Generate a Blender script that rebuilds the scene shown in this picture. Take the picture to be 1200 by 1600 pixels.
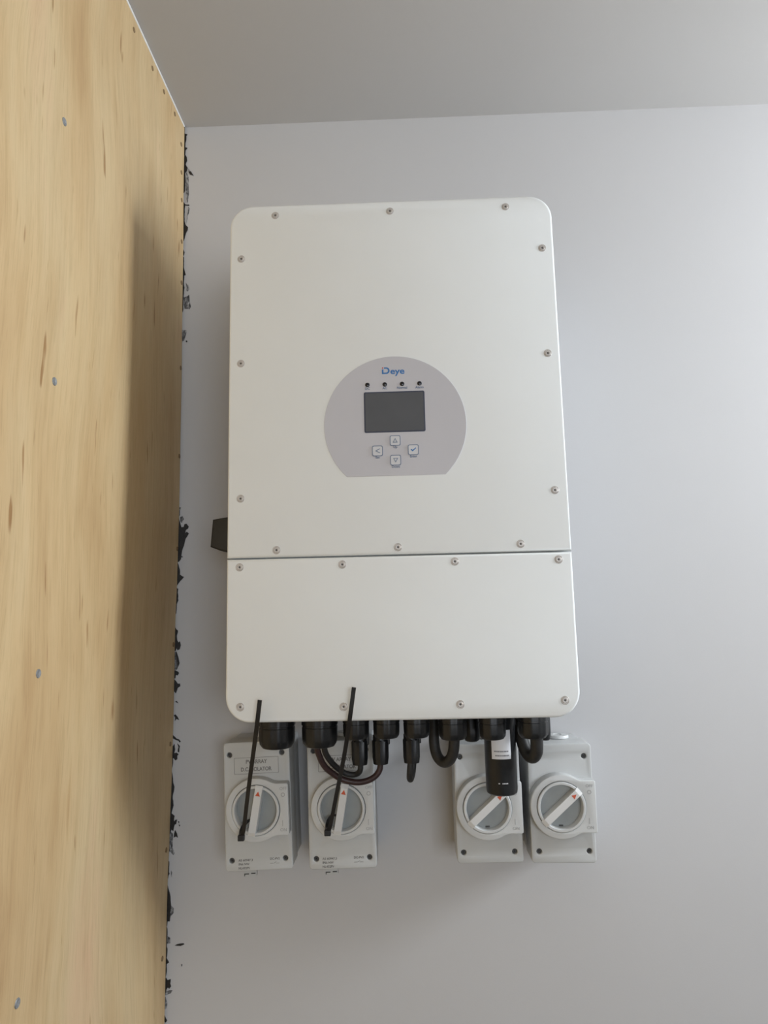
import bpy, bmesh, math, random
from mathutils import Vector, Matrix

for o in list(bpy.data.objects):
    bpy.data.objects.remove(o, do_unlink=True)
scene = bpy.context.scene
COL = scene.collection
R = math.radians
Z0 = 1.425            # height of the inverter's bottom edge above the floor
CEIL = Z0 + 0.955     # ceiling height
XL = -0.3493          # face of the plywood wall
XR = 1.60             # right wall (with the window), out of frame
YB = -3.2             # wall behind the camera

# ------------------------------------------------------------------ camera
cam_d = bpy.data.cameras.new('camera')
cam = bpy.data.objects.new('camera', cam_d)
COL.objects.link(cam)
cam_d.sensor_fit = 'VERTICAL'
cam_d.sensor_height = 36.0
cam_d.lens = 36.0 * 1100 / 1600
cam_d.clip_start = 0.02
yaw, pitch, roll = 0.027237, 0.142914, -0.021635
f = Vector((-math.sin(yaw) * math.cos(pitch), math.cos(yaw) * math.cos(pitch), math.sin(pitch)))
r = Vector((math.cos(yaw), math.sin(yaw), 0)); u = r.cross(f)
r2 = math.cos(roll) * r + math.sin(roll) * u
u2 = -math.sin(roll) * r + math.cos(roll) * u
m = Matrix((r2, u2, -f)).transposed().to_4x4()
m.translation = Vector((0.0072, -1.0884, Z0 + 0.1251))
cam.matrix_world = m
scene.camera = cam

# ------------------------------------------------------------------ world, daylight, added fill, exposure
world = bpy.data.worlds.new('world'); scene.world = world
world.use_nodes = True
bgn = world.node_tree.nodes['Background']
bgn.inputs[0].default_value = (0.72, 0.84, 1.0, 1); bgn.inputs[1].default_value = 1.0
# window high in the right wall; unseen opening added behind the camera for fill
WIN = dict(y0=-0.60, y1=-0.13, z0=1.66, z1=2.14)
FILL_GAP = dict(x0=0.15, x1=1.35, z0=1.15, z1=2.08)
def area(name, loc, rot, sx, sy, power, col):
    d = bpy.data.lights.new(name, 'AREA'); d.shape = 'RECTANGLE'; d.size = sx; d.size_y = sy
    d.energy = power; d.color = col
    o = bpy.data.objects.new(name, d); COL.objects.link(o); o.location = loc; o.rotation_euler = rot
    return o
area('window_daylight', (XR + 0.10, (WIN['y0'] + WIN['y1']) / 2, (WIN['z0'] + WIN['z1']) / 2), (0, R(90), 0),
     WIN['z1'] - WIN['z0'], WIN['y1'] - WIN['y0'], 35.0, (0.88, 0.94, 1.0))
area('rear_fill', ((FILL_GAP['x0'] + FILL_GAP['x1']) / 2, YB - 0.10, (FILL_GAP['z0'] + FILL_GAP['z1']) / 2), (R(90), 0, 0),
     FILL_GAP['x1'] - FILL_GAP['x0'], FILL_GAP['z1'] - FILL_GAP['z0'], 24.5, (0.88, 0.935, 1.0))  # fill lamp added behind the camera to lift the front faces
vs = scene.view_settings
vs.view_transform = 'Standard'; vs.look = 'None'; vs.gamma = 1.0; vs.use_curve_mapping = False
vs.exposure = 0.0

# ------------------------------------------------------------------ materials
MATS = {}
def base_mat(name, col, rough=0.5, metal=0.0, spec=0.5, coat=0.0):
    mt = bpy.data.materials.new(name); mt.use_nodes = True
    b = mt.node_tree.nodes['Principled BSDF']
    b.inputs['Base Color'].default_value = (*col, 1); b.inputs['Roughness'].default_value = rough
    b.inputs['Metallic'].default_value = metal; b.inputs['Specular IOR Level'].default_value = spec
    MATS[name] = mt
    return mt, mt.node_tree.nodes, mt.node_tree.links, b
def noise(nt, scale, detail=2.0, mapping=None, rough=0.5):
    tc = nt.nodes.new('ShaderNodeTexCoord'); n = nt.nodes.new('ShaderNodeTexNoise')
    n.inputs['Scale'].default_value = scale; n.inputs['Detail'].default_value = detail
    n.inputs['Roughness'].default_value = rough
    if mapping:
        mp = nt.nodes.new('ShaderNodeMapping'); mp.inputs['Scale'].default_value = mapping
        nt.links.new(tc.outputs['Object'], mp.inputs[0]); nt.links.new(mp.outputs[0], n.inputs['Vector'])
    else:
        nt.links.new(tc.outputs['Object'], n.inputs['Vector'])
    return n
def ramp(nt, src, stops):
    rp = nt.nodes.new('ShaderNodeValToRGB')
    el = rp.color_ramp.elements
    while len(el) < len(stops): el.new(0.5)
    for e, (p, c) in zip(el, stops):
        e.position = p; e.color = (*c, 1)
    nt.links.new(src, rp.inputs[0])
    return rp
def mixc(nt, fac, a, b, mode='MIX'):
    mx = nt.nodes.new('ShaderNodeMix'); mx.data_type = 'RGBA'; mx.blend_type = mode
    for s, v in ((0, fac), (6, a), (7, b)):
        if isinstance(v, (int, float)): mx.inputs[s].default_value = v
        elif isinstance(v, tuple): mx.inputs[s].default_value = (*v, 1)
        else: nt.links.new(v, mx.inputs[s])
    return mx.outputs[2]
def bump(nt, b, src, strength, dist=0.001):
    bp = nt.nodes.new('ShaderNodeBump'); bp.inputs['Strength'].default_value = strength
    bp.inputs['Distance'].default_value = dist
    nt.links.new(src, bp.inputs['Height']); nt.links.new(bp.outputs[0], b.inputs['Normal'])
def speckle(name, col, rough, var=0.06, scale=60, bscale=900, bstr=0.15, bdist=0.0004, **kw):
    mt, N, L, b = base_mat(name, col, rough, **kw)
    nt = mt.node_tree
    n = noise(nt, scale, 3)
    lo = tuple(c * (1 - var) for c in col); hi = tuple(min(1, c * (1 + var)) for c in col)
    rp = ramp(nt, n.outputs[0], [(0.3, lo), (0.7, hi)])
    L.new(rp.outputs[0], b.inputs['Base Color'])
    if bstr:
        bump(nt, b, noise(nt, bscale, 2).outputs[0], bstr, bdist)
    return mt
speckle('wall_paint', (0.575, 0.570, 0.572), 0.75, var=0.012, scale=3, bscale=420, bstr=0.10, bdist=0.0006, spec=0.3)
speckle('ceiling_paint', (0.51, 0.497, 0.483), 0.85, var=0.012, scale=3, bscale=420, bstr=0.10, bdist=0.0006, spec=0.2)
speckle('floor_concrete', (0.13, 0.125, 0.12), 0.7, var=0.12, scale=8, bscale=60, bstr=0.2)
speckle('trim_white', (0.78, 0.77, 0.74), 0.6, var=0.03)
speckle('powder_coat', (0.82, 0.845, 0.845), 0.6, spec=0.3, var=0.008, scale=12, bscale=1500, bstr=0.10, bdist=0.0002)
speckle('chassis_grey', (0.55, 0.55, 0.55), 0.45, var=0.03)
speckle('aluminium', (0.62, 0.62, 0.62), 0.4, var=0.05, metal=0.9)
speckle('steel', (0.52, 0.49, 0.465), 0.42, var=0.10, scale=400, bscale=2500, bstr=0.1, metal=0.3)
speckle('socket_dark', (0.10, 0.095, 0.09), 0.5, var=0.2, scale=600)
speckle('panel_film', (0.545, 0.54, 0.575), 0.45, var=0.01, scale=20, bscale=2500, bstr=0.06, bdist=0.0001)
speckle('lcd', (0.098, 0.102, 0.112), 0.16, var=0.03, scale=40, bstr=0)
speckle('lcd_border', (0.035, 0.042, 0.075), 0.3, var=0.05)
speckle('print_blue', (0.035, 0.17, 0.44), 0.5, var=0.05)
speckle('print_slate', (0.13, 0.18, 0.28), 0.5, var=0.05)
speckle('print_red', (0.55, 0.06, 0.04), 0.5, var=0.05)
speckle('led_dark', (0.012, 0.012, 0.016), 0.2, var=0.1)
speckle('button_film', (0.62, 0.625, 0.65), 0.4, var=0.02)
speckle('black_nylon', (0.010, 0.0108, 0.012), 0.36, var=0.25, scale=150, bscale=1500, bstr=0.15, bdist=0.0002)
speckle('black_rubber', (0.020, 0.0195, 0.019), 0.55, var=0.2, scale=200, bscale=1800, bstr=0.15, bdist=0.0002)
speckle('red_black_cable', (0.042, 0.020, 0.019), 0.45, var=0.25, scale=120)
speckle('black_strap', (0.008, 0.008, 0.010), 0.45, var=0.15, scale=200)
speckle('isolator_grey', (0.54, 0.55, 0.545), 0.45, var=0.015, scale=30, bscale=1600, bstr=0.12, bdist=0.0002)
speckle('isolator_rim', (0.60, 0.61, 0.605), 0.4, var=0.015, scale=30)
speckle('dial_grey', (0.31, 0.33, 0.33), 0.35, var=0.04, scale=60)
speckle('handle_white', (0.72, 0.72, 0.71), 0.4, var=0.015)
speckle('pointer_orange', (0.62, 0.10, 0.035), 0.5, var=0.1, scale=500)
speckle('print_grey', (0.17, 0.165, 0.16), 0.6, var=0.08)
speckle('print_pale', (0.36, 0.365, 0.37), 0.6, var=0.05)
speckle('hole_screw', (0.06, 0.058, 0.055), 0.5, var=0.25, scale=900)
speckle('sticker', (0.74, 0.75, 0.78), 0.5, var=0.02)
speckle('sticker_ink', (0.12, 0.12, 0.14), 0.6, var=0.1)
speckle('zinc_screw', (0.33, 0.34, 0.35), 0.45, var=0.15, scale=500, metal=0.6)
speckle('nail_brown', (0.22, 0.14, 0.065), 0.6, var=0.3, scale=500)
speckle('sealant_black', (0.014, 0.013, 0.013), 0.5, var=0.4, scale=250, bscale=500, bstr=0.5, bdist=0.001)
def smear_mat():
    mt, N, L, b = base_mat('sealant_grey', (0.2, 0.2, 0.2), 0.7)
    nt = mt.node_tree
    n = noise(nt, 260, 5, (1, 1, 0.5), 0.7)
    rp = ramp(nt, n.outputs[0], [(0.36, (0.035, 0.035, 0.036)), (0.50, (0.17, 0.17, 0.175)), (0.66, (0.55, 0.55, 0.55))])
    L.new(rp.outputs[0], b.inputs['Base Color'])
    bump(nt, b, n.outputs[0], 0.4, 0.0006)
smear_mat()
def ply_mat():
    mt, N, L, b = base_mat('plywood', (0.55, 0.42, 0.25), 0.5, spec=0.35)
    nt = mt.node_tree
    # broad bands of colour running with the vertical grain, slightly wavy
    warp = noise(nt, 1.0, 2, (1, 2.0, 1.3))
    tc = nt.nodes.new('ShaderNodeTexCoord')
    add = nt.nodes.new('ShaderNodeVectorMath'); add.operation = 'MULTIPLY_ADD'
    add.inputs[1].default_value = (0, 0.16, 0)
    L.new(warp.outputs[1], add.inputs[0]); L.new(tc.outputs['Object'], add.inputs[2])
    def grain(sc, detail, rough=0.55):
        mp = nt.nodes.new('ShaderNodeMapping'); mp.inputs['Scale'].default_value = sc
        L.new(add.outputs[0], mp.inputs[0])
        n = nt.nodes.new('ShaderNodeTexNoise'); n.inputs['Scale'].default_value = 1.0
        n.inputs['Detail'].default_value = detail; n.inputs['Roughness'].default_value = rough
        L.new(mp.outputs[0], n.inputs['Vector'])
        return n.outputs[0]
    broad = ramp(nt, grain((1, 6.5, 1.7), 4, 0.6), [(0.30, (0.520, 0.350, 0.175)), (0.45, (0.595, 0.430, 0.230)), (0.58, (0.610, 0.462, 0.262)), (0.74, (0.640, 0.432, 0.262))])
    patch = ramp(nt, grain((1, 14, 3.4), 3, 0.55), [(0.35, (0.90, 0.86, 0.82)), (0.55, (1, 1, 1)), (0.75, (1.0, 0.965, 0.95))])
    c0 = mixc(nt, 0.8, broad.outputs[0], patch.outputs[0], 'MULTIPLY')
    fine = ramp(nt, grain((1, 75, 4.5), 4, 0.6), [(0.30, (0.86, 0.82, 0.77)), (0.52, (1, 1, 1))])
    c1 = mixc(nt, 0.6, c0, fine.outputs[0], 'MULTIPLY')
    hair = ramp(nt, grain((1, 430, 22), 3, 0.7), [(0.30, (0.80, 0.77, 0.73)), (0.52, (1, 1, 1))])
    c2 = mixc(nt, 0.6, c1, hair.outputs[0], 'MULTIPLY')
    fleck = ramp(nt, grain((1, 110, 15), 1.5, 0.5), [(0.225, (0.60, 0.47, 0.36)), (0.30, (1, 1, 1))])
    c3 = mixc(nt, 1.0, c2, fleck.outputs[0], 'MULTIPLY')
    streak = ramp(nt, grain((1, 42, 5.0), 2, 0.55), [(0.20, (0.74, 0.61, 0.50)), (0.31, (1, 1, 1))])
    c3 = mixc(nt, 0.75, c3, streak.outputs[0], 'MULTIPLY')
    L.new(c3, b.inputs['Base Color'])
    bump(nt, b, fine.outputs[0], 0.06, 0.0006)
ply_mat()

# ------------------------------------------------------------------ mesh helpers
def link(name, mesh, mat=None, parent=None, loc=(0, 0, 0), rot=(0, 0, 0), smooth=None):
    o = bpy.data.objects.new(name, mesh)
    if mat:
        if mesh.materials: mesh.materials[0] = MATS[mat]
        else: mesh.materials.append(MATS[mat])
    COL.objects.link(o)
    o.location = loc; o.rotation_euler = rot
    if parent: o.parent = parent
    if smooth is not None: shade(mesh, smooth)
    return o
def shade(me, ang=35):
    bm = bmesh.new(); bm.from_mesh(me)
    for fc in bm.faces: fc.smooth = True
    for e in bm.edges:
        e.smooth = not (len(e.link_faces) == 2 and e.calc_face_angle(0) > R(ang))
    bm.to_mesh(me); bm.free()
def tag(o, label=None, cat=None, group=None, kind=None):
    if label: o['label'] = label
    if cat: o['category'] = cat
    if group: o['group'] = group
    if kind: o['kind'] = kind
    return o
def thing(name, loc, label, cat, group=None, rot=(0, 0, 0)):
    o = bpy.data.objects.new(name, None); COL.objects.link(o)
    o.empty_display_size = 0.03; o.location = loc; o.rotation_euler = rot
    return tag(o, label, cat, group)
def box(x0, x1, y0, y1, z0, z1, bevel=0.0, seg=2):
    bm = bmesh.new()
    bmesh.ops.create_cube(bm, size=1, matrix=Matrix.Translation(((x0 + x1) / 2, (y0 + y1) / 2, (z0 + z1) / 2)) @ Matrix.Diagonal((abs(x1 - x0), abs(y1 - y0), abs(z1 - z0), 1)))
    if bevel: bmesh.ops.bevel(bm, geom=bm.edges[:], offset=bevel, segments=seg, profile=0.5, affect='EDGES')
    me = bpy.data.meshes.new('box'); bm.to_mesh(me); bm.free()
    return me
def join(meshes):
    bm = bmesh.new()
    for q in meshes: bm.from_mesh(q)
    me = bpy.data.meshes.new('joined'); bm.to_mesh(me); bm.free()
    return me
UP2FRONT = Matrix.Rotation(R(90), 4, 'X')      # local x,y,z -> x,-z,y : a plate drawn in xy faces the camera
def eval_curve(cu):
    t = bpy.data.objects.new('tmp', cu); COL.objects.link(t)
    dg = bpy.context.evaluated_depsgraph_get(); dg.update()
    me = bpy.data.meshes.new_from_object(t.evaluated_get(dg), depsgraph=dg)
    bpy.data.objects.remove(t); bpy.data.curves.remove(cu)
    return me
def plate(loops, y_back, y_front, bevel=0.0, seg=2):
    """solid plate with the given outlines (x,z); inner loops are holes; spans y_back..y_front (front is -y)"""
    cu = bpy.data.curves.new('plate', 'CURVE'); cu.dimensions = '2D'; cu.fill_mode = 'BOTH'
    th = abs(y_back - y_front)
    cu.extrude = max(th / 2 - bevel, 0.0); cu.bevel_depth = bevel; cu.bevel_resolution = seg; cu.offset = -bevel
    for lp in loops:
        s = cu.splines.new('POLY'); s.points.add(len(lp) - 1); s.use_cyclic_u = True
        for p, (x, z) in zip(s.points, lp): p.co = (x, z, 0, 1)
    me = eval_curve(cu)
    me.transform(UP2FRONT); me.transform(Matrix.Translation((0, (y_back + y_front) / 2, 0)))
    bm = bmesh.new(); bm.from_mesh(me); bmesh.ops.remove_doubles(bm, verts=bm.verts[:], dist=1e-6)
    bmesh.ops.recalc_face_normals(bm, faces=bm.faces[:]); bm.to_mesh(me); bm.free()
    return me
def slab(lp, y_back, y_front, bevel, seg=3):
    """solid convex plate with a rounded front rim; lp runs anticlockwise seen from the front"""
    bm = bmesh.new()
    fv = [bm.verts.new((x, y_front, z)) for x, z in lp]; bv = [bm.verts.new((x, y_back, z)) for x, z in lp]
    ff = bm.faces.new(fv); bm.faces.new(bv[::-1]); n = len(lp)
    for i in range(n): bm.faces.new((fv[i], bv[i], bv[(i + 1) % n], fv[(i + 1) % n]))
    bmesh.ops.recalc_face_normals(bm, faces=bm.faces[:])
    bmesh.ops.bevel(bm, geom=list(ff.edges), offset=bevel, segments=seg, profile=0.5, affect='EDGES', clamp_overlap=True)
    me = bpy.data.meshes.new('slab'); bm.to_mesh(me); bm.free()
    return me
def circle(cx, cz, rad, n=32, a0=0.0):
    return [(cx + rad * math.cos(a0 + 2 * math.pi * i / n), cz + rad * math.sin(a0 + 2 * math.pi * i / n)) for i in range(n)]
def rrect(x0, x1, z0, z1, rad, n=6):
    rr = rad if isinstance(rad, (list, tuple)) else (rad,) * 4     # BL, BR, TR, TL
    pts = []
    for (cx, cz, a, q) in ((x0, z0, 180, rr[0]), (x1, z0, 270, rr[1]), (x1, z1, 0, rr[2]), (x0, z1, 90, rr[3])):
        ox = cx + q * (1 if cx == x0 else -1); oz = cz + q * (1 if cz == z0 else -1)
        k = n if q > 0.002 else 2
        for i in range(k + 1):
            t = R(a + 90 * i / k); pts.append((ox + q * math.cos(t), oz + q * math.sin(t)))
    return pts
def ringpts(pts, d):   # inward offset of a rounded rectangle list is simply rebuilt by the caller
    return pts
def lathe(profile, n=32, knurl=None, axis='Z'):
    """profile [(radius, height)] spun about z; knurl=(count, depth, r_min) gives flats/ribs on the widest part"""
    bm = bmesh.new(); rows = []
    for (rad, h) in profile:
        if rad < 1e-6:
            rows.append([bm.verts.new((0, 0, h))]); continue
        row = []
        for i in range(n):
            a = 2 * math.pi * i / n; q = rad
            if knurl and rad >= knurl[2]:
                q = rad * (1 - knurl[1] * (0.5 + 0.5 * math.cos(a * knurl[0])))
            row.append(bm.verts.new((q * math.cos(a), q * math.sin(a), h)))
        rows.append(row)
    for a, b in zip(rows, rows[1:]):
        if len(a) == 1 and len(b) == 1: continue
        for i in range(n):
            j = (i + 1) % n
            if len(a) == 1: bm.faces.new((a[0], b[i], b[j]))
            elif len(b) == 1: bm.faces.new((a[i], a[j], b[0]))
            else: bm.faces.new((a[i], a[j], b[j], b[i]))
    bmesh.ops.recalc_face_normals(bm, faces=bm.faces[:])
    me = bpy.data.meshes.new('lathe'); bm.to_mesh(me); bm.free()
    if axis == 'F':     # z axis -> towards the camera (-y)
        me.transform(UP2FRONT)
    return me
def tube(points, rad, n=14, sub=8, flat=None):
    """smooth tube through points (Catmull-Rom); flat=(w,t) gives a strap section"""
    P = [Vector(p) for p in points]; Q = [2 * P[0] - P[1]] + P + [2 * P[-1] - P[-2]]
    path = []
    for i in range(1, len(Q) - 2):
        p0, p1, p2, p3 = Q[i - 1], Q[i], Q[i + 1], Q[i + 2]
        for k in range(sub):
            t = k / sub
            path.append(0.5 * (2 * p1 + (p2 - p0) * t + (2 * p0 - 5 * p1 + 4 * p2 - p3) * t * t + (3 * p1 - p0 - 3 * p2 + p3) * t ** 3))
    path.append(P[-1])
    bm = bmesh.new(); rows = []; side = None
    for i, c in enumerate(path):
        d = (path[min(i + 1, len(path) - 1)] - path[max(i - 1, 0)]).normalized()
        if side is None:
            side = Vector((1, 0, 0)) if flat else (Vector((0, 1, 0)) if abs(d.y) < 0.9 else Vector((1, 0, 0)))
        side = (side - d * side.dot(d)).normalized(); up = d.cross(side)
        row = []
        if flat:
            w, t = flat[0] / 2, flat[1] / 2
            for (a, b) in ((-w, -t), (w, -t), (w, t), (-w, t)): row.append(bm.verts.new(c + side * a + up * b))
        else:
            for k in range(n):
                a = 2 * math.pi * k / n
                row.append(bm.verts.new(c + (side * math.cos(a) + up * math.sin(a)) * rad))
        rows.append(row)
    for a, b in zip(rows, rows[1:]):
        for k in range(len(a)):
            j = (k + 1) % len(a); bm.faces.new((a[k], a[j], b[j], b[k]))
    bm.faces.new(rows[0][::-1]); bm.faces.new(rows[-1])
    bmesh.ops.recalc_face_normals(bm, faces=bm.faces[:])
    me = bpy.data.meshes.new('tube'); bm.to_mesh(me); bm.free()
    return me
def text(body, x, z, y, size, bold=0.0, align='CENTER', thick=0.0001, width=None):
    """lettering standing on the plane y, facing the camera; (x,z) = middle of the line"""
    cu = bpy.data.curves.new('text', 'FONT'); cu.body = body; cu.size = size
    cu.align_x = align; cu.align_y = 'CENTER'; cu.extrude = thick; cu.offset = bold; cu.resolution_u = 3
    me = eval_curve(cu)
    if width:
        xs = [v.co.x for v in me.vertices]; w = max(xs) - min(xs)
        if w > 0: me.transform(Matrix.Diagonal((width / w, 1, 1, 1)))
    me.transform(UP2FRONT); me.transform(Matrix.Translation((x, y, z)))
    return me
def copy_child(src, parent, loc):
    c = src.copy(); COL.objects.link(c); c.parent = parent; c.location = loc
    return c

# ------------------------------------------------------------------ the room
wall = link('wall_back', box(XL - 0.10, XR + 0.1, 0, 0.10, 0, CEIL + 0.1), 'wall_paint')
tag(wall, 'off-white painted back wall carrying the inverter and switches', kind='structure')
ceiling = link('ceiling', box(XL - 0.10, XR + 0.1, YB - 0.1, 0, CEIL, CEIL + 0.10), 'ceiling_paint')
tag(ceiling, 'plain off-white painted ceiling', kind='structure')
floor = link('floor', box(XL - 0.10, XR + 0.1, YB - 0.1, 0.1, -0.10, 0), 'floor_concrete')
tag(floor, 'bare concrete floor below the frame', kind='structure')
BOW = [(-1.425, 0.0), (-0.446, -0.0012), (-0.276, -0.001), (-0.187, 0.0007), (-0.097, 0.0023), (-0.004, 0.0029), (0.111, 0.0026), (0.189, 0.0043), (0.29, 0.0051), (0.498, 0.0048), (0.607, 0.0038), (0.718, 0.0031), (0.868, 0.0014), (0.951, 0.001), (0.956, 0.001)]
def bow(z):            # the board is not quite flat: sideways offset at height z above the inverter's bottom edge
    for (a, p), (b, q) in zip(BOW, BOW[1:]):
        if a <= z <= b:
            t = (z - a) / (b - a); t = t * t * (3 - 2 * t)
            return p + (q - p) * t
    return 0.0
def bowed_board():
    bm = bmesh.new(); rows = []
    n = 80; h = CEIL - 0.004
    for i in range(n + 1):
        z = h * i / n; d = bow(z - Z0)
        rows.append([bm.verts.new((XL + d + a, y, z)) for a, y in ((0, -0.004), (0, YB), (-0.018, YB), (-0.018, -0.004))])
    for a, b in zip(rows, rows[1:]):
        for k in range(4): bm.faces.new((a[k], a[(k + 1) % 4], b[(k + 1) % 4], b[k]))
    bm.faces.new(rows[0][::-1]); bm.faces.new(rows[-1])
    bmesh.ops.recalc_face_normals(bm, faces=bm.faces[:])
    me = bpy.data.meshes.new('board'); bm.to_mesh(me); bm.free(); shade(me, 30)
    return me
ply = link('wall_left', bowed_board(), 'plywood')
tag(ply, 'plywood-lined left wall with vertical grain and screw heads', kind='structure')
stud = link('wall_left_lining', box(XL - 0.10, XL - 0.0220, YB, 0, 0, CEIL), 'floor_concrete')
tag(stud, 'wall framing hidden behind the plywood lining', kind='structure')
def wall_with_hole(name, a0, a1, z1, h, plane, thick, along):
    parts = []
    def seg(p0, p1, q0, q1):
        if p1 - p0 < 1e-4 or q1 - q0 < 1e-4: return
        if along == 'y': parts.append(box(plane, plane + thick, p0, p1, q0, q1))
        else: parts.append(box(p0, p1, plane - thick, plane, q0, q1))
    seg(a0, h[0], 0, z1); seg(h[1], a1, 0, z1); seg(h[0], h[1], 0, h[2]); seg(h[0], h[1], h[3], z1)
    w = link(name, join(parts), 'wall_paint'); tag(w, kind='structure'); return w
wall_with_hole('wall_right', YB, 0, CEIL, (WIN['y0'], WIN['y1'], WIN['z0'], WIN['z1']), XR, 0.09, 'y')
wall_with_hole('wall_rear', XL, XR, CEIL, (FILL_GAP['x0'], FILL_GAP['x1'], FILL_GAP['z0'], FILL_GAP['z1']), YB, 0.09, 'x')  # opening made up to let the added fill lamp in
fr = []
for (y0, y1, z0, z1) in ((WIN['y0'], WIN['y0'] + 0.03, WIN['z0'], WIN['z1']), (WIN['y1'] - 0.03, WIN['y1'], WIN['z0'], WIN['z1']),
                         (WIN['y0'], WIN['y1'], WIN['z0'], WIN['z0'] + 0.03), (WIN['y0'], WIN['y1'], WIN['z1'] - 0.03, WIN['z1'])):
    fr.append(box(XR + 0.02, XR + 0.06, y0, y1, z0, z1))
tag(link('window_1', join(fr), 'trim_white'), 'white window frame in the right wall', kind='structure')
# thin white filler bead where the plywood meets the ceiling
bead = tube([(XL + 0.0006, -0.006, CEIL - 0.002), (XL + 0.0008, -0.4, CEIL - 0.0022), (XL + 0.0006, -1.0, CEIL - 0.002), (XL + 0.0007, YB + 0.02, CEIL - 0.002)], 0.0017, n=8, sub=4)
tag(link('trim_1', bead, 'trim_white'), 'thin white filler bead between plywood and ceiling', kind='structure')

# screw heads and brown nail heads in the plywood (y, z measured on the board)
def scr_mesh(rad):
    me = lathe([(0, 0.0005), (rad * 0.35, 0.0005), (rad * 0.45, 0.0007), (rad * 0.9, 0.0009), (rad, 0.0004), (rad, -0.0008)], 16)
    me.transform(Matrix.Rotation(R(90), 4, 'Y')); return me
sm = scr_mesh(0.0044); shade(sm)
for i, (y, z) in enumerate([(-0.410, 0.655), (-0.408, 0.366), (-0.408, 0.075), (-0.413, -0.213), (-0.409, -0.50), (-0.410, 0.90)]):
    link('board_screw', sm, 'zinc_screw', ply, (XL + bow(z), y, Z0 + z))
nm = scr_mesh(0.0036); shade(nm)
for (y, z) in [(-0.305, 0.930), (-0.229, 0.932), (-0.157, 0.934), (-0.107, 0.936), (-0.055, 0.938), (-0.020, 0.909), (-0.017, 0.860), (-0.014, 0.812),
               (-0.013, 0.739), (-0.011, 0.668), (-0.010, 0.523), (-0.009, 0.378), (-0.009, 0.231), (-0.011, 0.085), (-0.016, -0.060), (-0.018, -0.208), (-0.020, -0.353)]:
    link('nail_head', nm, 'nail_brown', ply, (XL + bow(z), y, Z0 + z))

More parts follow.
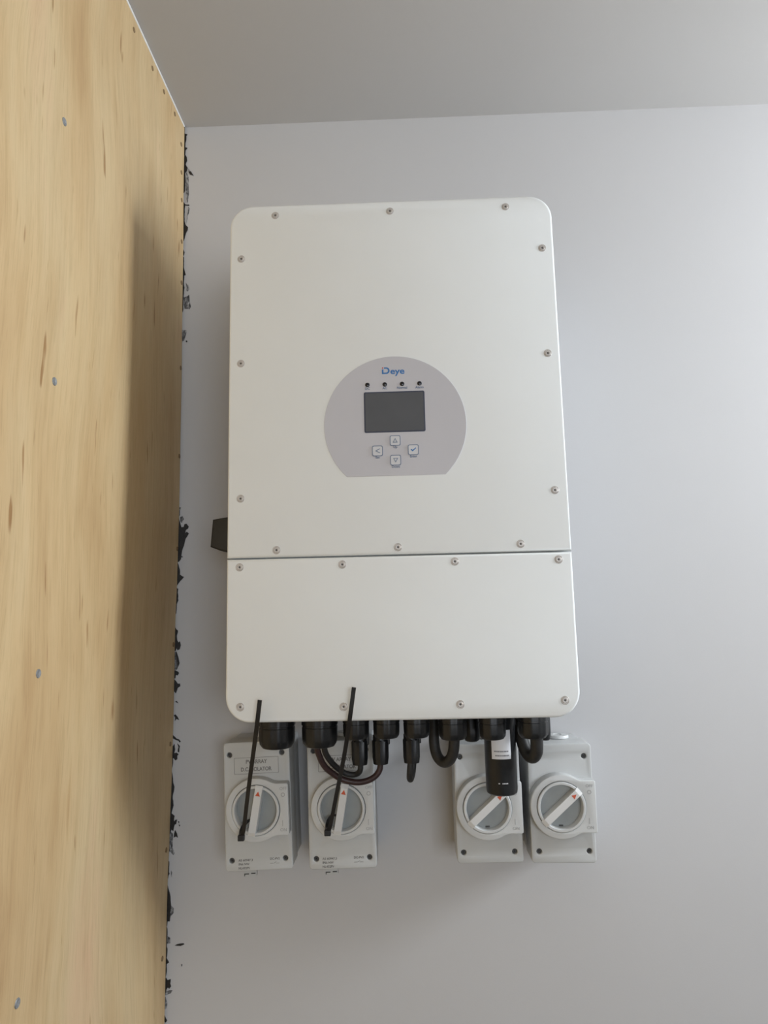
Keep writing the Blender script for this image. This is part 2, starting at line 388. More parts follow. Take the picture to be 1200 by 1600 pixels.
# ------------------------------------------------------------------ black sealant smeared in the corner (x,z in mm on the back wall)
SMEARS = [
  ('b', [(-350.7,961.8),(-349.1,955.1),(-348.8,942.7),(-344.2,941.4),(-346.2,938.5),(-346.0,931.9),(-347.4,925.4),(-347.3,917.2),(-343.8,916.2),(-346.7,912.3),(-347.3,904.1),(-344.5,899.1),(-343.8,892.6),(-346.2,886.2),(-342.7,879.5),(-343.8,873.9),(-346.7,870.0),(-346.1,857.0),(-346.4,837.7),(-347.8,833.7),(-357.0,833.7),(-357.0,961.8)]),
  ('b', [(-347.9,816.9),(-345.9,813.6),(-345.9,799.3),(-346.2,783.4),(-344.0,775.4),(-340.1,771.3),(-340.6,765.8),(-343.1,761.2),(-345.2,751.8),(-347.0,747.1),(-357.0,747.1),(-357.0,816.9)]),
  ('b', [(-340.8,877.5),(-339.2,871.6),(-337.1,872.8),(-334.6,868.6),(-332.2,864.5),(-334.6,865.9),(-338.4,867.2),(-340.7,871.3)]),
  ('g', [(-344.9,871.5),(-340.9,863.2),(-339.7,831.0),(-341.9,815.1),(-344.0,823.2),(-345.4,847.3)]),
  ('b', [(-345.9,812.4),(-338.7,811.8),(-338.7,810.2),(-345.9,811.1)]),
  ('g', [(-340.2,808.6),(-337.7,805.3),(-339.1,797.4),(-341.3,789.6),(-342.3,778.5),(-343.1,777.0),(-342.2,791.2),(-340.6,799.1)]),
  ('b', [(-347.0,731.4),(-344.9,726.7),(-346.0,722.0),(-347.1,720.5),(-357.0,720.5),(-357.0,731.4)]),
  ('b', [(-347.6,720.6),(-345.9,717.4),(-346.0,701.8),(-344.6,695.6),(-342.3,687.0),(-345.0,685.5),(-345.1,669.3),(-344.0,664.6),(-345.2,650.8),(-345.3,626.3),(-346.4,621.8),(-357.0,621.8),(-357.0,720.6)]),
  ('g', [(-341.8,672.3),(-337.7,669.0),(-335.7,662.0),(-339.0,657.5),(-341.2,659.9),(-340.5,666.0)]),
  ('g', [(-344.7,647.7),(-339.6,648.8),(-336.0,652.0),(-334.7,639.7),(-332.7,631.2),(-334.8,626.7),(-344.3,627.8)]),
  ('g', [(-345.8,591.4),(-338.8,590.4),(-339.8,583.7),(-341.2,579.2),(-342.5,573.2),(-346.1,571.8),(-357.0,571.8),(-357.0,591.4)]),
  ('b', [(-339.6,572.8),(-337.6,572.1),(-337.8,569.7),(-339.9,570.4)]),
  ('g', [(-345.7,297.9),(-342.6,297.1),(-344.1,292.3),(-344.0,285.3),(-345.6,282.5),(-357.0,282.5),(-357.0,297.9)]),
  ('b', [(-345.6,282.5),(-343.8,274.1),(-341.1,265.6),(-337.3,266.2),(-336.4,270.4),(-333.2,271.0),(-329.7,266.7),(-330.7,263.3),(-334.0,261.3),(-335.1,256.4),(-332.3,258.2),(-329.2,255.6),(-331.5,251.5),(-334.2,247.4),(-336.8,236.4),(-339.4,228.8),(-340.9,215.8),(-343.2,212.4),(-345.3,211.1),(-357.0,211.1),(-357.0,282.5)]),
  ('g', [(-343.4,281.7),(-339.8,283.7),(-337.6,278.8),(-340.7,272.6),(-342.9,273.8)]),
  ('b', [(-346.0,210.4),(-342.3,199.3),(-342.1,191.8),(-338.6,189.0),(-335.6,188.0),(-338.5,184.2),(-343.3,178.9),(-346.2,174.8),(-357.0,174.8),(-357.0,210.4)]),
  ('b', [(-346.5,170.8),(-344.4,169.3),(-345.0,163.9),(-343.7,151.7),(-346.0,145.7),(-346.7,131.5),(-347.5,131.5),(-357.0,131.5),(-357.0,170.8)]),
  ('b', [(-339.9,220.6),(-338.5,219.8),(-339.0,217.9),(-340.2,218.5)]),
  ('g', [(-347.3,107.4),(-343.1,103.3),(-345.0,98.7),(-345.3,91.6),(-347.6,91.6),(-357.0,91.6),(-357.0,107.4)]),
  ('b', [(-348.0,110.9),(-343.4,105.4),(-345.0,97.5),(-344.2,90.8),(-342.1,87.4),(-340.1,89.4),(-338.6,83.3),(-340.1,77.4),(-343.2,75.9),(-345.1,79.5),(-346.3,74.9),(-347.3,74.9),(-357.0,74.9),(-357.0,110.9)]),
  ('g', [(-347.9,74.2),(-344.9,73.5),(-342.3,65.5),(-340.1,56.2),(-343.1,48.4),(-346.0,44.5),(-347.6,44.5),(-357.0,44.5),(-357.0,74.2)]),
  ('b', [(-345.5,74.2),(-342.0,65.5),(-340.0,56.2),(-342.0,51.0),(-343.8,60.3),(-346.2,70.9)]),
  ('b', [(-346.0,45.8),(-343.8,44.4),(-341.9,43.7),(-340.5,41.7),(-342.4,38.1),(-345.2,39.2),(-346.0,34.0),(-347.8,33.3),(-357.0,33.3),(-357.0,45.8)]),
  ('b', [(-347.7,32.7),(-344.0,28.7),(-342.2,26.0),(-338.8,26.0),(-338.1,22.0),(-342.1,19.5),(-342.9,16.2),(-344.6,11.7),(-348.1,15.7),(-357.0,15.7),(-357.0,32.7)]),
  ('b', [(-345.7,-1.3),(-343.4,0.2),(-340.7,-2.9),(-343.4,-1.6)]),
  ('b', [(-347.0,-20.7),(-344.6,-19.5),(-343.0,-21.4),(-341.2,-23.4),(-339.1,-27.6),(-342.9,-26.0),(-345.1,-29.1),(-344.8,-24.0)]),
  ('b', [(-348.0,-49.7),(-342.3,-54.9),(-338.5,-56.2),(-335.8,-59.5),(-337.5,-60.5),(-339.1,-57.9),(-343.2,-56.8),(-347.4,-54.4)]),
  ('b', [(-348.3,-66.9),(-345.1,-62.5),(-344.1,-70.8),(-345.3,-75.9),(-341.8,-75.3),(-338.6,-77.9),(-340.7,-79.8),(-340.6,-84.9),(-343.2,-86.4),(-345.3,-83.6),(-348.0,-82.2),(-357.0,-82.2),(-357.0,-66.9)]),
  ('b', [(-340.8,-62.0),(-337.0,-65.9),(-337.9,-74.8),(-340.0,-73.7),(-338.8,-67.1)]),
  ('b', [(-348.3,-78.9),(-346.7,-79.6),(-346.9,-86.6),(-347.6,-95.5),(-348.9,-100.5),(-347.0,-109.4),(-346.3,-115.7),(-344.0,-124.5),(-344.7,-130.8),(-346.4,-138.3),(-344.8,-150.8),(-347.6,-162.0),(-342.9,-165.8),(-343.8,-172.0),(-342.0,-174.5),(-344.4,-186.9),(-347.1,-184.4),(-349.6,-191.7),(-357.0,-191.7),(-357.0,-78.9)]),
  ('b', [(-342.1,-171.4),(-339.1,-170.8),(-340.3,-177.0),(-342.6,-178.2)]),
  ('b', [(-341.4,-185.7),(-338.9,-190.6),(-337.5,-196.2),(-339.9,-194.3),(-343.3,-196.1),(-342.9,-190.6)]),
  ('b', [(-337.5,-173.3),(-335.9,-173.6),(-336.1,-176.1)]),
  ('b', [(-336.3,-178.1),(-334.4,-178.6),(-334.9,-180.6)]),
  ('g', [(-349.7,-186.8),(-345.0,-190.6),(-345.2,-210.3),(-342.0,-217.9),(-343.3,-220.7),(-347.7,-216.4),(-350.3,-215.1),(-357.0,-215.1),(-357.0,-186.8)]),
  ('b', [(-350.4,-228.6),(-349.6,-229.8),(-349.6,-244.4),(-348.7,-246.3),(-350.2,-249.3),(-350.8,-252.9),(-357.0,-252.9),(-357.0,-228.6)]),
  ('g', [(-346.5,-242.0),(-345.1,-244.5),(-345.4,-251.5),(-346.6,-246.9)]),
  ('b', [(-351.3,-261.9),(-348.7,-270.4),(-346.7,-277.7),(-345.4,-290.9),(-346.3,-299.3),(-345.7,-302.9),(-346.9,-311.3),(-350.1,-311.2),(-350.7,-317.2),(-351.3,-318.4),(-357.0,-318.4),(-357.0,-261.9)]),
  ('g', [(-345.4,-290.3),(-341.5,-294.0),(-341.8,-300.5),(-345.1,-304.1),(-346.3,-299.3)]),
  ('g', [(-350.3,-331.5),(-345.8,-333.9),(-345.6,-341.0),(-350.1,-341.6),(-357.0,-341.6),(-357.0,-331.5)]),
  ('b', [(-351.3,-318.4),(-350.2,-322.0),(-350.4,-345.7),(-349.5,-349.3),(-350.3,-361.1),(-346.8,-366.6),(-349.9,-368.7),(-349.9,-379.9),(-351.0,-385.7),(-357.0,-385.7),(-357.0,-318.4)]),
  ('b', [(-351.0,-386.9),(-348.4,-390.4),(-343.9,-389.0),(-344.4,-395.1),(-343.1,-398.6),(-345.3,-401.5),(-347.5,-399.7),(-349.4,-402.1),(-350.5,-406.7),(-357.0,-406.7),(-357.0,-386.9)]),
  ('g', [(-349.9,-405.5),(-345.5,-403.8),(-341.0,-403.9),(-343.1,-407.7),(-349.4,-410.2),(-357.0,-410.2),(-357.0,-405.5)]),
  ('g', [(-351.0,-412.5),(-348.3,-419.5),(-348.8,-427.6),(-351.3,-428.7),(-357.0,-428.7),(-357.0,-412.5)]),
  ('b', [(-351.5,-436.8),(-349.8,-440.3),(-347.8,-443.7),(-349.6,-446.0),(-351.7,-443.7),(-357.0,-443.7),(-357.0,-436.8)]),
  ('b', [(-338.5,-344.0),(-335.3,-342.5),(-331.4,-341.7),(-326.3,-341.4),(-325.0,-342.6),(-330.1,-344.5),(-335.3,-344.2)]),
  ('g', [(-329.2,-369.7),(-327.6,-369.2),(-327.3,-371.8),(-328.5,-372.5)]),
]
random.seed(4)
for k, pts in SMEARS:
    # slightly ragged outline
    lp = []
    n = len(pts)
    for i in range(n):
        a, b = pts[i], pts[(i + 1) % n]
        seg = math.dist(a, b); c = max(1, min(6, int(seg / 3.0)))
        for j in range(c):
            t = j / c; jit = 0.35 if j else 0.0
            lp.append(((a[0] + (b[0] - a[0]) * t + random.uniform(-jit, jit)) / 1000, Z0 + (a[1] + (b[1] - a[1]) * t + random.uniform(-jit, jit)) / 1000))
    th = 0.0014 if k == 'b' else 0.0007
    link('sealant_smear', plate([lp], 0.0003, -th), 'sealant_black' if k == 'b' else 'sealant_grey', wall)

# ------------------------------------------------------------------ the inverter
YF = -0.233
inv = thing('solar_inverter', (0, 0, Z0), 'large white wall-mounted solar inverter with round grey display panel', 'inverter')
hw, H, SEAM = 0.210, 0.660, 0.195
def corner(x, z, rad, a, n=12):
    ox = x - math.copysign(rad, x); oz = z + (rad if z < 0.3 else -rad)
    return [(ox + rad * math.cos(R(a + 90 * i / n)), oz + rad * math.sin(R(a + 90 * i / n))) for i in range(n + 1)]
upper = link('upper_cover', slab([(-hw, SEAM + 0.0008), (hw, SEAM + 0.0008)] + corner(hw, H, 0.030, 0) + corner(-hw, H, 0.030, 90), -0.150, YF, 0.0032), 'powder_coat', inv, smooth=40)
lower = link('lower_cover', slab(corner(-hw, 0, 0.030, 180) + corner(hw, 0, 0.030, 270) + [(hw, SEAM - 0.0008), (-hw, SEAM - 0.0008)], -0.150, YF, 0.0032), 'powder_coat', inv, smooth=40)
link('gasket', box(-hw + 0.006, hw - 0.006, -0.205, -0.152, SEAM - 0.004, SEAM + 0.004), 'black_rubber', inv)
link('chassis', box(-hw + 0.008, hw - 0.008, -0.150, -0.080, 0.008, H - 0.020, 0.004), 'chassis_grey', inv, smooth=35)
fins = [box(-0.19, 0.19, -0.080, -0.072, 0.06, 0.60)] + [box(-0.188 + i * 0.0179, -0.1858 + i * 0.0179, -0.072, -0.022, 0.06, 0.60) for i in range(22)]
link('heat_sink', join(fins), 'aluminium', inv)
for z0_, z1_ in ((0.40, 0.47), (0.12, 0.16)): link('wall_bracket', box(-0.15, 0.15, -0.022, -0.0005, z0_, z1_), 'aluminium', inv)

# cover screws: countersunk ring, head with hexagon socket
def screw_mesh():
    rad = 0.0050
    a = lathe([(0.0013, 0.0002), (0.0014, 0.0007), (rad * 0.55, 0.0009), (rad * 0.66, 0.0008), (rad * 0.74, 0.0003), (rad * 0.84, 0.0003), (rad * 0.92, 0.0005), (rad, 0.0002), (rad, -0.001)], 24, axis='F')
    return a
sc = screw_mesh(); shade(sc, 50)
sk = lathe([(0.0015, 0.0002), (0, 0.0002)], 6, axis='F')
sc_full = join([sc, sk])
sc_full.materials.append(MATS['steel']); sc_full.materials.append(MATS['socket_dark'])
nf = len(sc.polygons)
for i, p in enumerate(sc_full.polygons):
    p.material_index = 0 if i < nf else 1; p.use_smooth = i < nf
UPS = [(-0.1505, 0.6452), (0, 0.6454), (0.1505, 0.6456), (-0.195, 0.586), (-0.1945, 0.444), (-0.1935, 0.2695), (0.195, 0.5865), (0.1945, 0.445), (0.1937, 0.270),
       (-0.1488, 0.2045), (0, 0.2045), (0.1488, 0.205)]
LOS = [(-0.194, 0.1845), (-0.0683, 0.185), (0.0685, 0.1855), (0.1935, 0.185), (-0.192, 0.0185), (-0.0688, 0.0167), (0.069, 0.017), (0.1917, 0.0195)]
for lst, par in ((UPS, upper), (LOS, lower)):
    for (x, z) in lst: link('screw', sc_full, None, par, (x, YF, z))

# display panel
PC, PR = 0.3580, 0.0889
a0 = math.asin((0.2932 - PC) / PR)
arc = [(PR * math.cos(a0 + (math.pi - 2 * a0) * i / 64), PC + PR * math.sin(a0 + (math.pi - 2 * a0) * i / 64)) for i in range(65)]
panel = link('display_panel', plate([arc], YF + 0.0005, YF - 0.0007, 0.0002, 1), 'panel_film', inv)
yp = YF - 0.0007
scr = link('screen', plate([rrect(-0.0383, 0.0379, 0.3483, 0.4008, 0.0018)], yp + 0.0002, yp - 0.0003), 'lcd_border', panel)
link('screen_glass', plate([rrect(-0.0367, 0.0363, 0.3499, 0.3992, 0.0012)], yp - 0.0002, yp - 0.0005), 'lcd', panel)
for x, lab in ((-0.0336, 'DC'), (-0.0117, 'AC'), (0.0101, 'Normal'), (0.0320, 'Alarm')):
    link('indicator_light', lathe([(0.0029, -0.0002), (0.0029, 0.0003), (0.0022, 0.0008), (0, 0.001)], 16, axis='F'), 'led_dark', panel, (x, yp, 0.4104), smooth=40)
    link('lettering', text(lab, x, 0.4054, yp - 0.0001, 0.0042, bold=0.00010), 'print_slate', panel)
for x, z, sym, lab in ((-0.0003, 0.3375, 'up', 'Up'), (-0.0225, 0.3249, 'left', 'Esc'), (0.0220, 0.3252, 'ok', 'Enter'), (-0.0002, 0.3126, 'down', 'Down')):
    b = 0.0062
    btn = link('button', plate([rrect(x - b, x + b, z - b, z + b, 0.0018)], yp + 0.0001, yp - 0.0007, 0.0003, 1), 'button_film', panel)
    link('button_outline', plate([rrect(x - b - .0004, x + b + .0004, z - b - .0004, z + b + .0004, 0.0021), rrect(x - b + .0004, x + b - .0004, z - b + .0004, z + b - .0004, 0.0015)], yp - 0.0004, yp - 0.0008), 'print_slate', panel)
    w = 0.0031
    if sym in ('up', 'down'):
        s = 1 if sym == 'up' else -1
        o_ = [(x - w, z - s * w * .85), (x + w, z - s * w * .85), (x, z + s * w)]
        i_ = [(x - w * .6, z - s * w * .62), (x + w * .6, z - s * w * .62), (x, z + s * w * .55)]
        lp = [o_, i_]
    elif sym == 'left':
        lp = [[(x + w, z + w), (x - w, z), (x + w, z - w), (x + w, z - w * .72), (x - w * .4, z), (x + w, z + w * .72)]]
    else:
        lp = [[(x - w * 1.1, z + .0004), (x - w * .6, z + .0009), (x - w * .3, z - .0004), (x + w, z + w * .9), (x + w * 1.1, z + w * .6), (x - w * .3, z - w * .75)]]
    link('button_symbol', plate(lp, yp - 0.0004, yp - 0.0009), 'print_slate' if sym != 'ok' else 'print_blue', panel)
    link('lettering', text(lab, x, z - 0.0083, yp - 0.0001, 0.0040, bold=0.00010), 'print_slate', panel)
# logo: D with a detached stem and a red dot, then "eye"
zb, zt = 0.4240, 0.4327
stem = [(-0.0149, zb), (-0.0129, zb), (-0.0129, zt - 0.0026), (-0.0149, zt - 0.0026)]
bowl = [(-0.0122, zt)] + [(-0.0094 + 0.0042 * math.sin(t), (zb + zt) / 2 + 0.00435 * math.cos(t)) for t in [math.pi * i / 14 for i in range(15)]] + [(-0.0133, zb), (-0.0133, zb + 0.0018)] \
     + [(-0.0097 + 0.0025 * math.sin(t), (zb + zt) / 2 - 0.0026 * math.cos(t)) for t in [math.pi * i / 14 for i in range(15)]] + [(-0.0122, zt - 0.0018)]
link('logo', join([plate([stem], yp + 0.0001, yp - 0.0002), plate([bowl], yp + 0.0001, yp - 0.0002), text('eye', 0.0046, (zb + zt) / 2 - 0.0012, yp - 0.0001, 0.0112, bold=0.00025, width=0.0178)]), 'print_blue', panel)
link('logo_dot', plate([circle(-0.0139, zt - 0.0008, 0.0009, 12)], yp + 0.0001, yp - 0.0002), 'print_red', panel)

# black rotary switch on the left flank
kn = [(-0.252, 0.2565), (-0.202, 0.2640), (-0.202, 0.2100), (-0.228, 0.2110), (-0.242, 0.2140), (-0.2548, 0.2190), (-0.2545, 0.2240)]
link('rotary_switch', join([plate([kn], -0.118, -0.146, 0.0022, 2), plate([rrect(-0.222, -0.198, 0.205, 0.268, 0.004)], -0.092, -0.149, 0.002, 2)]), 'black_nylon', inv, smooth=40)

# cable glands under the lower cover: (x, y, radius, bottom z)
def gland(x, y, rad, bot, top=0.002, ribs=12):
    h = bot
    prof = [(rad * 0.90, top), (rad * 1.02, top), (rad * 1.02, h * 0.30), (rad * 0.97, h * 0.31), (rad * 0.97, h * 0.36), (rad, h * 0.38), (rad * 0.985, h * 0.74), (rad * 0.95, h * 0.86),
            (rad * 0.80, h * 0.97), (rad * 0.62, h), (rad * 0.45, h), (rad * 0.42, h * 0.9), (0, h * 0.9)]
    g = link('cable_gland', lathe(prof, 48, (ribs, 0.045, rad * 0.93)), 'black_nylon', inv, (x, y, 0), smooth=28)
    return g
for gx, gy, gr, gb in [(-0.1595, -0.170, 0.0228, -0.0405), (-0.1050, -0.170, 0.0228, -0.0398), (-0.0583, -0.180, 0.0166, -0.0290), (-0.0203, -0.180, 0.0168, -0.0288),
                       (0.0172, -0.180, 0.0168, -0.0287), (0.0622, -0.180, 0.0182, -0.0318), (0.1098, -0.192, 0.0168, -0.0302), (0.1612, -0.180, 0.0194, -0.0315)]:
    gland(gx, gy, gr, gb)
gland(0.0905, -0.122, 0.0115, -0.0445, 0.010, 8); gland(0.1870, -0.122, 0.0075, -0.0445, 0.010, 8)

# ------------------------------------------------------------------ Wi-Fi data logger hanging under the inverter
LX, LY, LR = 0.1246, -0.143, 0.0203
lg = thing('data_logger', (LX, LY, Z0), 'black cylindrical plug-in data logger with white sticker hanging under inverter', 'data logger')
link('body', lathe([(0.0150, 0.0075), (0.0150, -0.002), (LR * 1.04, -0.002), (LR * 1.04, -0.020), (LR, -0.0215), (LR * 0.985, -0.100), (LR * 0.95, -0.1035), (LR * 0.82, -0.1055), (0, -0.106)], 48), 'black_nylon', lg, smooth=35)
def wrap(x0, x1, z0, z1, rad, th, n=12):
    bm = bmesh.new(); rows = []
    t0, t1 = math.asin(x0 / rad), math.asin(x1 / rad)
    for i in range(n + 1):
        t = t0 + (t1 - t0) * i / n; rows.append([bm.verts.new(((rad + o) * math.sin(t), -(rad + o) * math.cos(t), z)) for o in (0, th) for z in (z0, z1)])
    for a, b in zip(rows, rows[1:]):
        for p, q in ((0, 1), (1, 3), (3, 2), (2, 0)): bm.faces.new((a[p], a[q], b[q], b[p]))
    bm.faces.new([rows[0][k] for k in (0, 1, 3, 2)]); bm.faces.new([rows[-1][k] for k in (0, 2, 3, 1)])
    bmesh.ops.recalc_face_normals(bm, faces=bm.faces[:])
    me = bpy.data.meshes.new('wrap'); bm.to_mesh(me); bm.free(); return me
st = link('sticker', wrap(-0.0128, 0.0108, -0.0600, -0.0245, LR + 0.0001, 0.0002), 'sticker', lg)
random.seed(9)
bars = []
for zz in (-0.0505, -0.0556):
    x = -0.0100 if zz > -0.052 else -0.0088
    while x < 0.0078:
        w = random.uniform(0.0006, 0.0016); bars.append(wrap(x, x + w, zz - 0.0008, zz + 0.0008, LR + 0.0003, 0.0001, 2)); x += w + 0.0005
link('fine_print', join(bars), 'sticker_ink', st)
link('status_marks', join([wrap(-0.0063, -0.0045, -0.0900, -0.0888, LR, 0.0001, 2)] + [wrap(-0.0015 + i * 0.0019, -0.0001 + i * 0.0019, -0.0900, -0.0888, LR, 0.0001, 2) for i in range(4)]), 'sticker', lg)

# ------------------------------------------------------------------ cables
def connector(parent, x, y, ztop, zbot, rad):
    L_ = ztop - zbot
    prof = [(rad * 0.80, ztop), (rad * 0.80, ztop - L_ * 0.52), (rad * 0.88, ztop - L_ * 0.53), (rad * 0.88, ztop - L_ * 0.60), (rad, ztop - L_ * 0.62), (rad * 0.98, zbot + L_ * 0.10), (rad * 0.86, zbot), (rad * 0.40, zbot), (0, zbot)]
    c = link('connector', lathe(prof, 40, (10, 0.10, rad * 0.97)), 'black_nylon', parent, (x, y, 0), smooth=28)
    clip = link('locking_clip', box(rad * 0.75, rad * 1.12, -0.004, 0.004, ztop - L_ * 0.68, ztop - L_ * 0.30, 0.0012, 2), 'black_nylon', c)
    return c
c1 = thing('solar_cable', (-0.11, -0.165, Z0), 'reddish-black solar cable curving from second gland to outer connector', 'cable', 'solar cables under the inverter')
link('sheath', tube([(-0.1095, -0.168, -0.037), (-0.1085, -0.160, -0.049), (-0.1035, -0.146, -0.0665), (-0.0945, -0.136, -0.0785), (-0.0800, -0.131, -0.0885), (-0.0600, -0.130, -0.0925), (-0.0430, -0.130, -0.0885), (-0.0325, -0.130, -0.0785), (-0.0300, -0.130, -0.062)], 0.0039), 'red_black_cable', c1, smooth=60)
c1.location = (0, 0, Z0); connector(c1, -0.0302, -0.130, 0.0075, -0.0695, 0.0112)
c2 = thing('solar_cable', (0, 0, Z0), 'black solar cable curving from second gland to inner connector', 'cable', 'solar cables under the inverter')
link('sheath', tube([(-0.1005, -0.168, -0.037), (-0.0995, -0.157, -0.050), (-0.0945, -0.140, -0.0640), (-0.0860, -0.129, -0.0755), (-0.0755, -0.1235, -0.0830), (-0.0640, -0.1230, -0.0840), (-0.0575, -0.128, -0.0775), (-0.0572, -0.130, -0.062)], 0.0037), 'black_rubber', c2, smooth=60)
connector(c2, -0.0575, -0.130, 0.0075, -0.0700, 0.0112)
c3 = thing('battery_cable', (0, 0, Z0), 'short black cable with connector doubling back behind middle gland', 'cable')
link('sheath', tube([(0.0100, -0.130, -0.060), (0.0080, -0.130, -0.076), (0.0072, -0.126, -0.0880), (0.0085, -0.117, -0.0920), (0.0115, -0.108, -0.0830), (0.0130, -0.105, -0.060), (0.0135, -0.104, 0.008)], 0.0042), 'black_rubber', c3, smooth=60)
connector(c3, 0.0103, -0.130, 0.0075, -0.0685, 0.0116)
c4 = thing('power_cable', (0, 0, Z0), 'thick black cable in an open U-shaped loop left of data logger', 'cable')
link('sheath', tube([(0.0410, -0.140, 0.007), (0.0405, -0.143, -0.020), (0.0398, -0.147, -0.042), (0.0430, -0.152, -0.0565), (0.0500, -0.158, -0.0630), (0.0575, -0.167, -0.0590), (0.0622, -0.176, -0.0470), (0.0640, -0.180, -0.0290)], 0.0068, n=18), 'black_rubber', c4, smooth=60)
c5 = thing('power_cable', (0, 0, Z0), 'thick black cable in a tight loop right of data logger', 'cable')
link('sheath', tube([(0.1490, -0.136, 0.007), (0.1500, -0.140, -0.020), (0.1530, -0.148, -0.042), (0.1570, -0.156, -0.0545), (0.1620, -0.166, -0.0570), (0.1655, -0.175, -0.0480), (0.1655, -0.180, -0.0285)], 0.0080, n=18), 'black_rubber', c5, smooth=60)

# ------------------------------------------------------------------ isolator switches
def isolator(x, z, w, h, tilt, knob, holes, label, framed, cap_dx, handle_deg):
    """(x,z) middle of the box; knob = ring centre relative to it; holes relative"""
    it = thing('isolator_switch', (x, 0, Z0 + z), label, 'isolator switch', 'isolator switches below the inverter', (0, -R(tilt), 0))
    yc = -0.090
    link('base', plate([rrect(-w / 2 + .0015, w / 2 - .0015, -h / 2 + .0015, h / 2 - .0015, 0.004)], -0.0003, -0.046, 0.001, 1), 'isolator_grey', it, smooth=40)
    kx, kz = knob
    hl = [circle(a, b, 0.0036, 16) for a, b in holes]
    cover = link('cover', plate([rrect(-w / 2, w / 2, -h / 2, h / 2, 0.0045)] + hl, -0.047, yc, 0.0012, 2), 'isolator_grey', it, smooth=40)
    for a, b in holes:
        s = link('screw', lathe([(0.0035, 0.0), (0.0030, 0.0006), (0.0012, 0.0006), (0.0010, -0.001), (0, -0.001)], 12, axis='F'), 'hole_screw', cover, (a, yc + 0.0045, b))
    # raised plateau : ring plus tab reaching the right edge, with a round opening
    RO, TH, yp_ = 0.0408, 0.0332, yc - 0.017
    xr = w / 2 - 0.0006 - kx
    lp = []
    ts = math.asin(0.0352 / RO)
    for i in range(49):
        t = ts + (2 * math.pi - 2 * ts) * i / 48
        lp.append((kx + RO * math.cos(t), kz + RO * math.sin(t)))
    lp += [(kx + 0.0240, kz - 0.0341), (kx + 0.0275, kz - TH), (kx + xr - .002, kz - TH), (kx + xr, kz - TH + .002), (kx + xr, kz + TH - .002), (kx + xr - .002, kz + TH), (kx + 0.0275, kz + TH), (kx + 0.0240, kz + 0.0341)]
    link('raised_ring', plate([lp, circle(kx, kz, 0.0324, 48)], yc + 0.0005, yp_, 0.0012, 2), 'isolator_rim', it, smooth=40)
    # knob : rim, sunken dial, handle bar
    kb = thing_part('knob', it, (kx, 0, kz))
    kb.data = lathe([(0.0318, -yc - .002), (0.0318, -yp_ + .0012), (0.0310, -yp_ + .0020), (0.0286, -yp_ + .0020), (0.0280, -yp_ + .0012), (0.0276, -yp_ - .0110)], 48, axis='F')
    kb.data.materials.append(MATS['isolator_rim']); shade(kb.data, 40)
    link('dial', lathe([(0.0279, -yp_ - .0108), (0.0279, -yp_ - .0098), (0.0, -yp_ - .0094)], 48, axis='F'), 'dial_grey', kb)
    hb = 0.0050; top = -yp_ + 0.0045
    bm = bmesh.new()
    def rowv(yy, hl_, hw_): return [bm.verts.new((sx * hw_, -yy, sz * hl_)) for sx, sz in ((-1, -1), (1, -1), (1, 1), (-1, 1))]
    r0 = rowv(-yp_ - .0105, 0.0272, hb * 1.05); r1 = rowv(-yp_ + .0021, 0.0272, hb * 1.05); r2_ = rowv(-yp_ + .0022, 0.0326, hb * 1.03); r3 = rowv(top, 0.0275, hb * 0.94)
    for a, b in ((r0, r1), (r1, r2_), (r2_, r3)):
        for k in range(4): bm.faces.new((a[k], a[(k + 1) % 4], b[(k + 1) % 4], b[k]))
    bm.faces.new(r0[::-1]); bm.faces.new(r3); bmesh.ops.recalc_face_normals(bm, faces=bm.faces[:])
    me = bpy.data.meshes.new('handle'); bm.to_mesh(me); bm.free()
    hd = link('handle', me, 'handle_white', kb, rot=(0, R(handle_deg), 0))
    tri = [(-0.0032, 0.0195), (0.0032, 0.0195), (0, 0.0255)]
    me = plate([tri], -top + .0002, -top - 0.0002); me.transform(Matrix.Rotation(R(handle_deg), 4, 'Y'))
    link('pointer', me, 'pointer_orange', kb)
    if not framed:
        link('slot', box(-0.0028, 0.0028, yp_ + 0.0088, yp_ + 0.0100, -0.0268, -0.0248, 0.0004, 1), 'hole_screw', kb)
    # moulded ON / OFF marks on the tab
    yt = yp_ - 0.0001
    tx = kx + 0.0365
    for me_ in ([text('OFF', tx + .0010, kz + 0.0262, yt, 0.0056), plate([circle(tx + .0005, kz + 0.0185, 0.0027, 20), circle(tx + .0005, kz + 0.0185, 0.0019, 20)], yt + .0001, yt - .0002),
                               plate([rrect(tx - .0012, tx - .0006, kz - 0.0215, kz - 0.0140, 0.0001)], yt + .0001, yt - .0002), text('ON', tx, kz - 0.0262, yt, 0.0056)]): link('on_off_mark', me_, 'print_pale', it)
    # round plug on top
    me = lathe([(0.0140, 0.0), (0.0140, 0.0016), (0.0155, 0.0018), (0.0155, 0.0048), (0.0147, 0.0058), (0.006, 0.0060), (0.0055, 0.0052), (0, 0.0052)], 32)
    link('conduit_plug', me, 'isolator_rim', it, (cap_dx, -0.044, h / 2 - 0.0012), smooth=40)
    if framed:
        y_ = yc - 0.0001
        fx0, fx1, fz0, fz1 = framed
        t_ = 0.00042
        link('label_frame', plate([rrect(fx0, fx1, fz0, fz1, 0.0006), rrect(fx0 + t_, fx1 - t_, fz0 + t_, fz1 - t_, 0.0004)], y_ + .0002, y_ - .0002), 'print_grey', it)
        cx = (fx0 + fx1) / 2; cz = (fz0 + fz1) / 2
        for me_ in ([text('PV ARRAY', cx, cz + 0.0049, y_, 0.0072, bold=0.00016, width=0.0290), text('D.C. ISOLATOR', cx - .0005, cz - 0.0050, y_, 0.0072, bold=0.00016, width=0.0420)]): link('lettering', me_, 'print_grey', it)
        bx_ = -w / 2 + 0.0175; bz = holes[2][1]
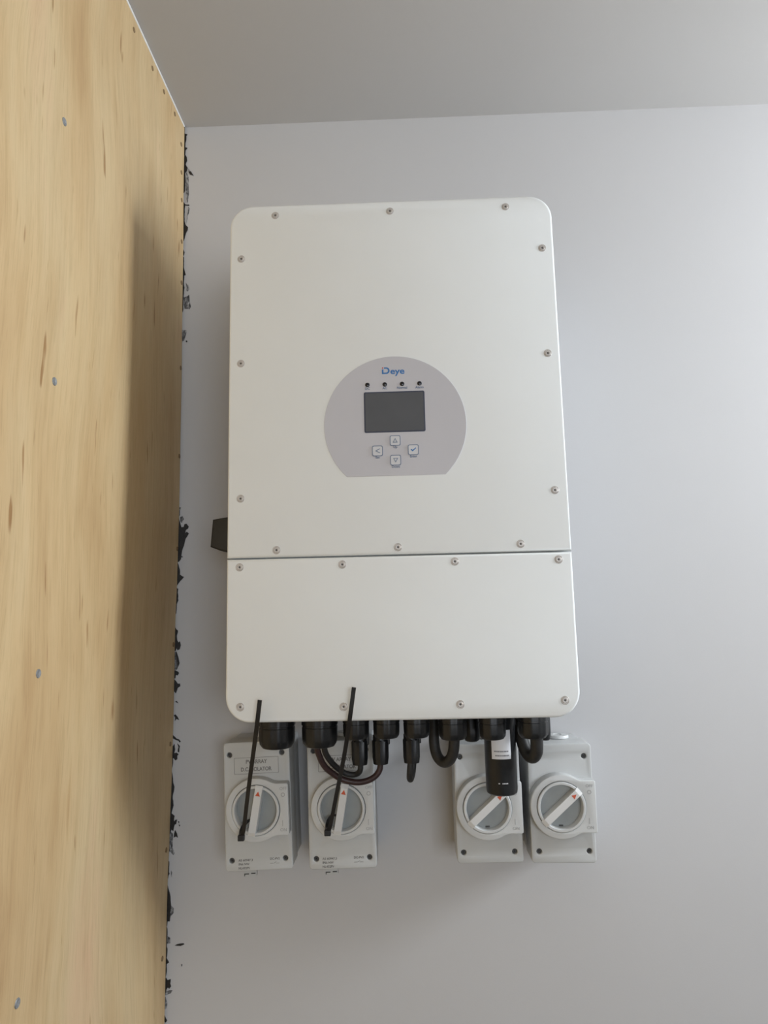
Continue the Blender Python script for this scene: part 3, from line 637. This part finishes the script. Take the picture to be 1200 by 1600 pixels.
        for me_ in ([text('AS 60947.3', bx_ + .0100, bz + 0.0000, y_, 0.0040, bold=0.00008, width=0.0195), text('IP66 NW', bx_ + .0075, bz - 0.0050, y_, 0.0040, bold=0.00008, width=0.0148), text('NL432PV', bx_ + .0078, bz - 0.0100, y_, 0.0040, bold=0.00008, width=0.0155),
                                text('DC-PV2', w / 2 - 0.0240, bz + 0.0005, y_, 0.0040, bold=0.00008, width=0.0130),
                                plate([rrect(w / 2 - .0305, w / 2 - .0262, bz - .0054, bz - .0050, .0001)], y_ + .0001, y_ - .0002), plate([[(w / 2 - .0262, bz - .0054), (w / 2 - .0256, bz - .0054), (w / 2 - .0222, bz - .0034), (w / 2 - .0226, bz - .0032)]], y_ + .0001, y_ - .0002),
                                plate([rrect(w / 2 - .0226, w / 2 - .0180, bz - .0054, bz - .0050, .0001)], y_ + .0001, y_ - .0002)]): link('lettering', me_, 'print_grey', it)
        # small locking tab showing below the cover
        tx0, tz = -w / 2 + 0.0165, -h / 2
        cl = link('locking_tab', plate([rrect(tx0, tx0 + 0.0180, tz - 0.0185, tz + 0.006, 0.0012)], -0.050, -0.058), 'isolator_grey', it)
        for (a, b, c, d) in ((0.0012, 0.0078, 0.0150, 0.0138), (0.0012, 0.0022, 0.0172, 0.0138), (0.0108, 0.0168, 0.0145, 0.0133)):
            link('tab_slot', box(tx0 + a, tx0 + b, -0.0586, -0.0575, tz - c, tz - d), 'hole_screw', cl)
    return it
def thing_part(name, parent, loc):
    o = bpy.data.objects.new(name, bpy.data.meshes.new(name)); COL.objects.link(o); o.parent = parent; o.location = loc
    return o
def rel(cx, cz, pts): return [(a / 1000 - cx, b / 1000 - cz) for a, b in pts]
cx, cz = -0.2005, -0.1295
isolator(cx, cz, 0.0910, 0.1670, 1.8, (-0.1995 - cx, -0.1318 - cz), rel(cx, cz, [(-237.7, -62.3), (-165.5, -61.7), (-237.2, -199.4), (-164.8, -199.0)]),
         'grey DC isolator switch nearest the plywood, with framed PV ARRAY label', (-0.2313 - cx, -0.1703 - cx, -0.0880 - cz, -0.0665 - cz), 0.006, 11)
cx, cz = -0.0863, -0.1292
isolator(cx, cz, 0.0905, 0.1660, 1.0, (-0.0850 - cx, -0.1312 - cz), rel(cx, cz, [(-122.8, -59.0), (-50.6, -59.6), (-122.2, -198.9), (-50.6, -198.6)]),
         'grey DC isolator switch directly behind the looping solar cables', (-0.1165 - cx, -0.0555 - cx, -0.0868 - cz, -0.0655 - cz), 0.006, 11)
cx, cz = 0.1118, -0.1304
isolator(cx, cz, 0.0880, 0.1535, 0.2, (0.1090 - cx, -0.1330 - cz), rel(cx, cz, [(75.9, -70.3), (146.2, -69.7), (76.4, -193.4), (144.5, -193.3)]),
         'grey isolator switch partly hidden behind the black data logger, knob turned diagonally', None, 0.006, 49)
cx, cz = 0.2102, -0.1318
isolator(cx, cz, 0.0855, 0.1530, -0.3, (0.2065 - cx, -0.1328 - cz), rel(cx, cz, [(179.0, -72.0), (243.0, -71.8), (177.5, -193.6), (243.8, -193.6)]),
         'grey isolator switch at far right, fully visible with OFF and ON marks', None, 0.008, 49)

# ------------------------------------------------------------------ cable ties locking the two left knobs
def tie(tail, label):
    t = thing('cable_tie', (0, 0, Z0), label, 'cable tie', 'black cable ties locking the isolators')
    link('strap', tube(tail, 0, flat=(0.0050, 0.0014)), 'black_strap', t)
    e = Vector(tail[-1])
    link('ratchet_head', box(e.x - 0.0042, e.x + 0.0042, e.y - 0.0035, e.y + 0.0035, e.z - 0.0045, e.z + 0.0030, 0.0010, 2), 'black_strap', t)
    # loop from the head into the dial recess and round the handle
    link('loop', tube([(e.x - 0.001, e.y + 0.001, e.z + 0.001), (e.x - 0.0010, e.y + 0.004, e.z + 0.0065), (e.x + 0.0000, e.y + 0.014, e.z + 0.0105), (e.x + 0.0035, e.y + 0.0285, e.z + 0.0125), (e.x + 0.0115, e.y + 0.0300, e.z + 0.0120)], 0, flat=(0.0048, 0.0013)), 'black_strap', t)
    return t
tie([(-0.1651, -0.250, 0.0281), (-0.1691, -0.2445, 0.0028), (-0.1755, -0.228, -0.0231), (-0.1943, -0.176, -0.0897), (-0.2083, -0.138, -0.1459), (-0.2133, -0.130, -0.1584)],
    'black cable tie sticking up from the far-left isolator, nearest the plywood')
tie([(-0.0549, -0.252, 0.0408), (-0.0613, -0.245, 0.001), (-0.0698, -0.222, -0.0405), (-0.0841, -0.175, -0.0953), (-0.0965, -0.138, -0.1434), (-0.1008, -0.130, -0.1535)],
    'black cable tie sticking up in front of the looping solar cables')
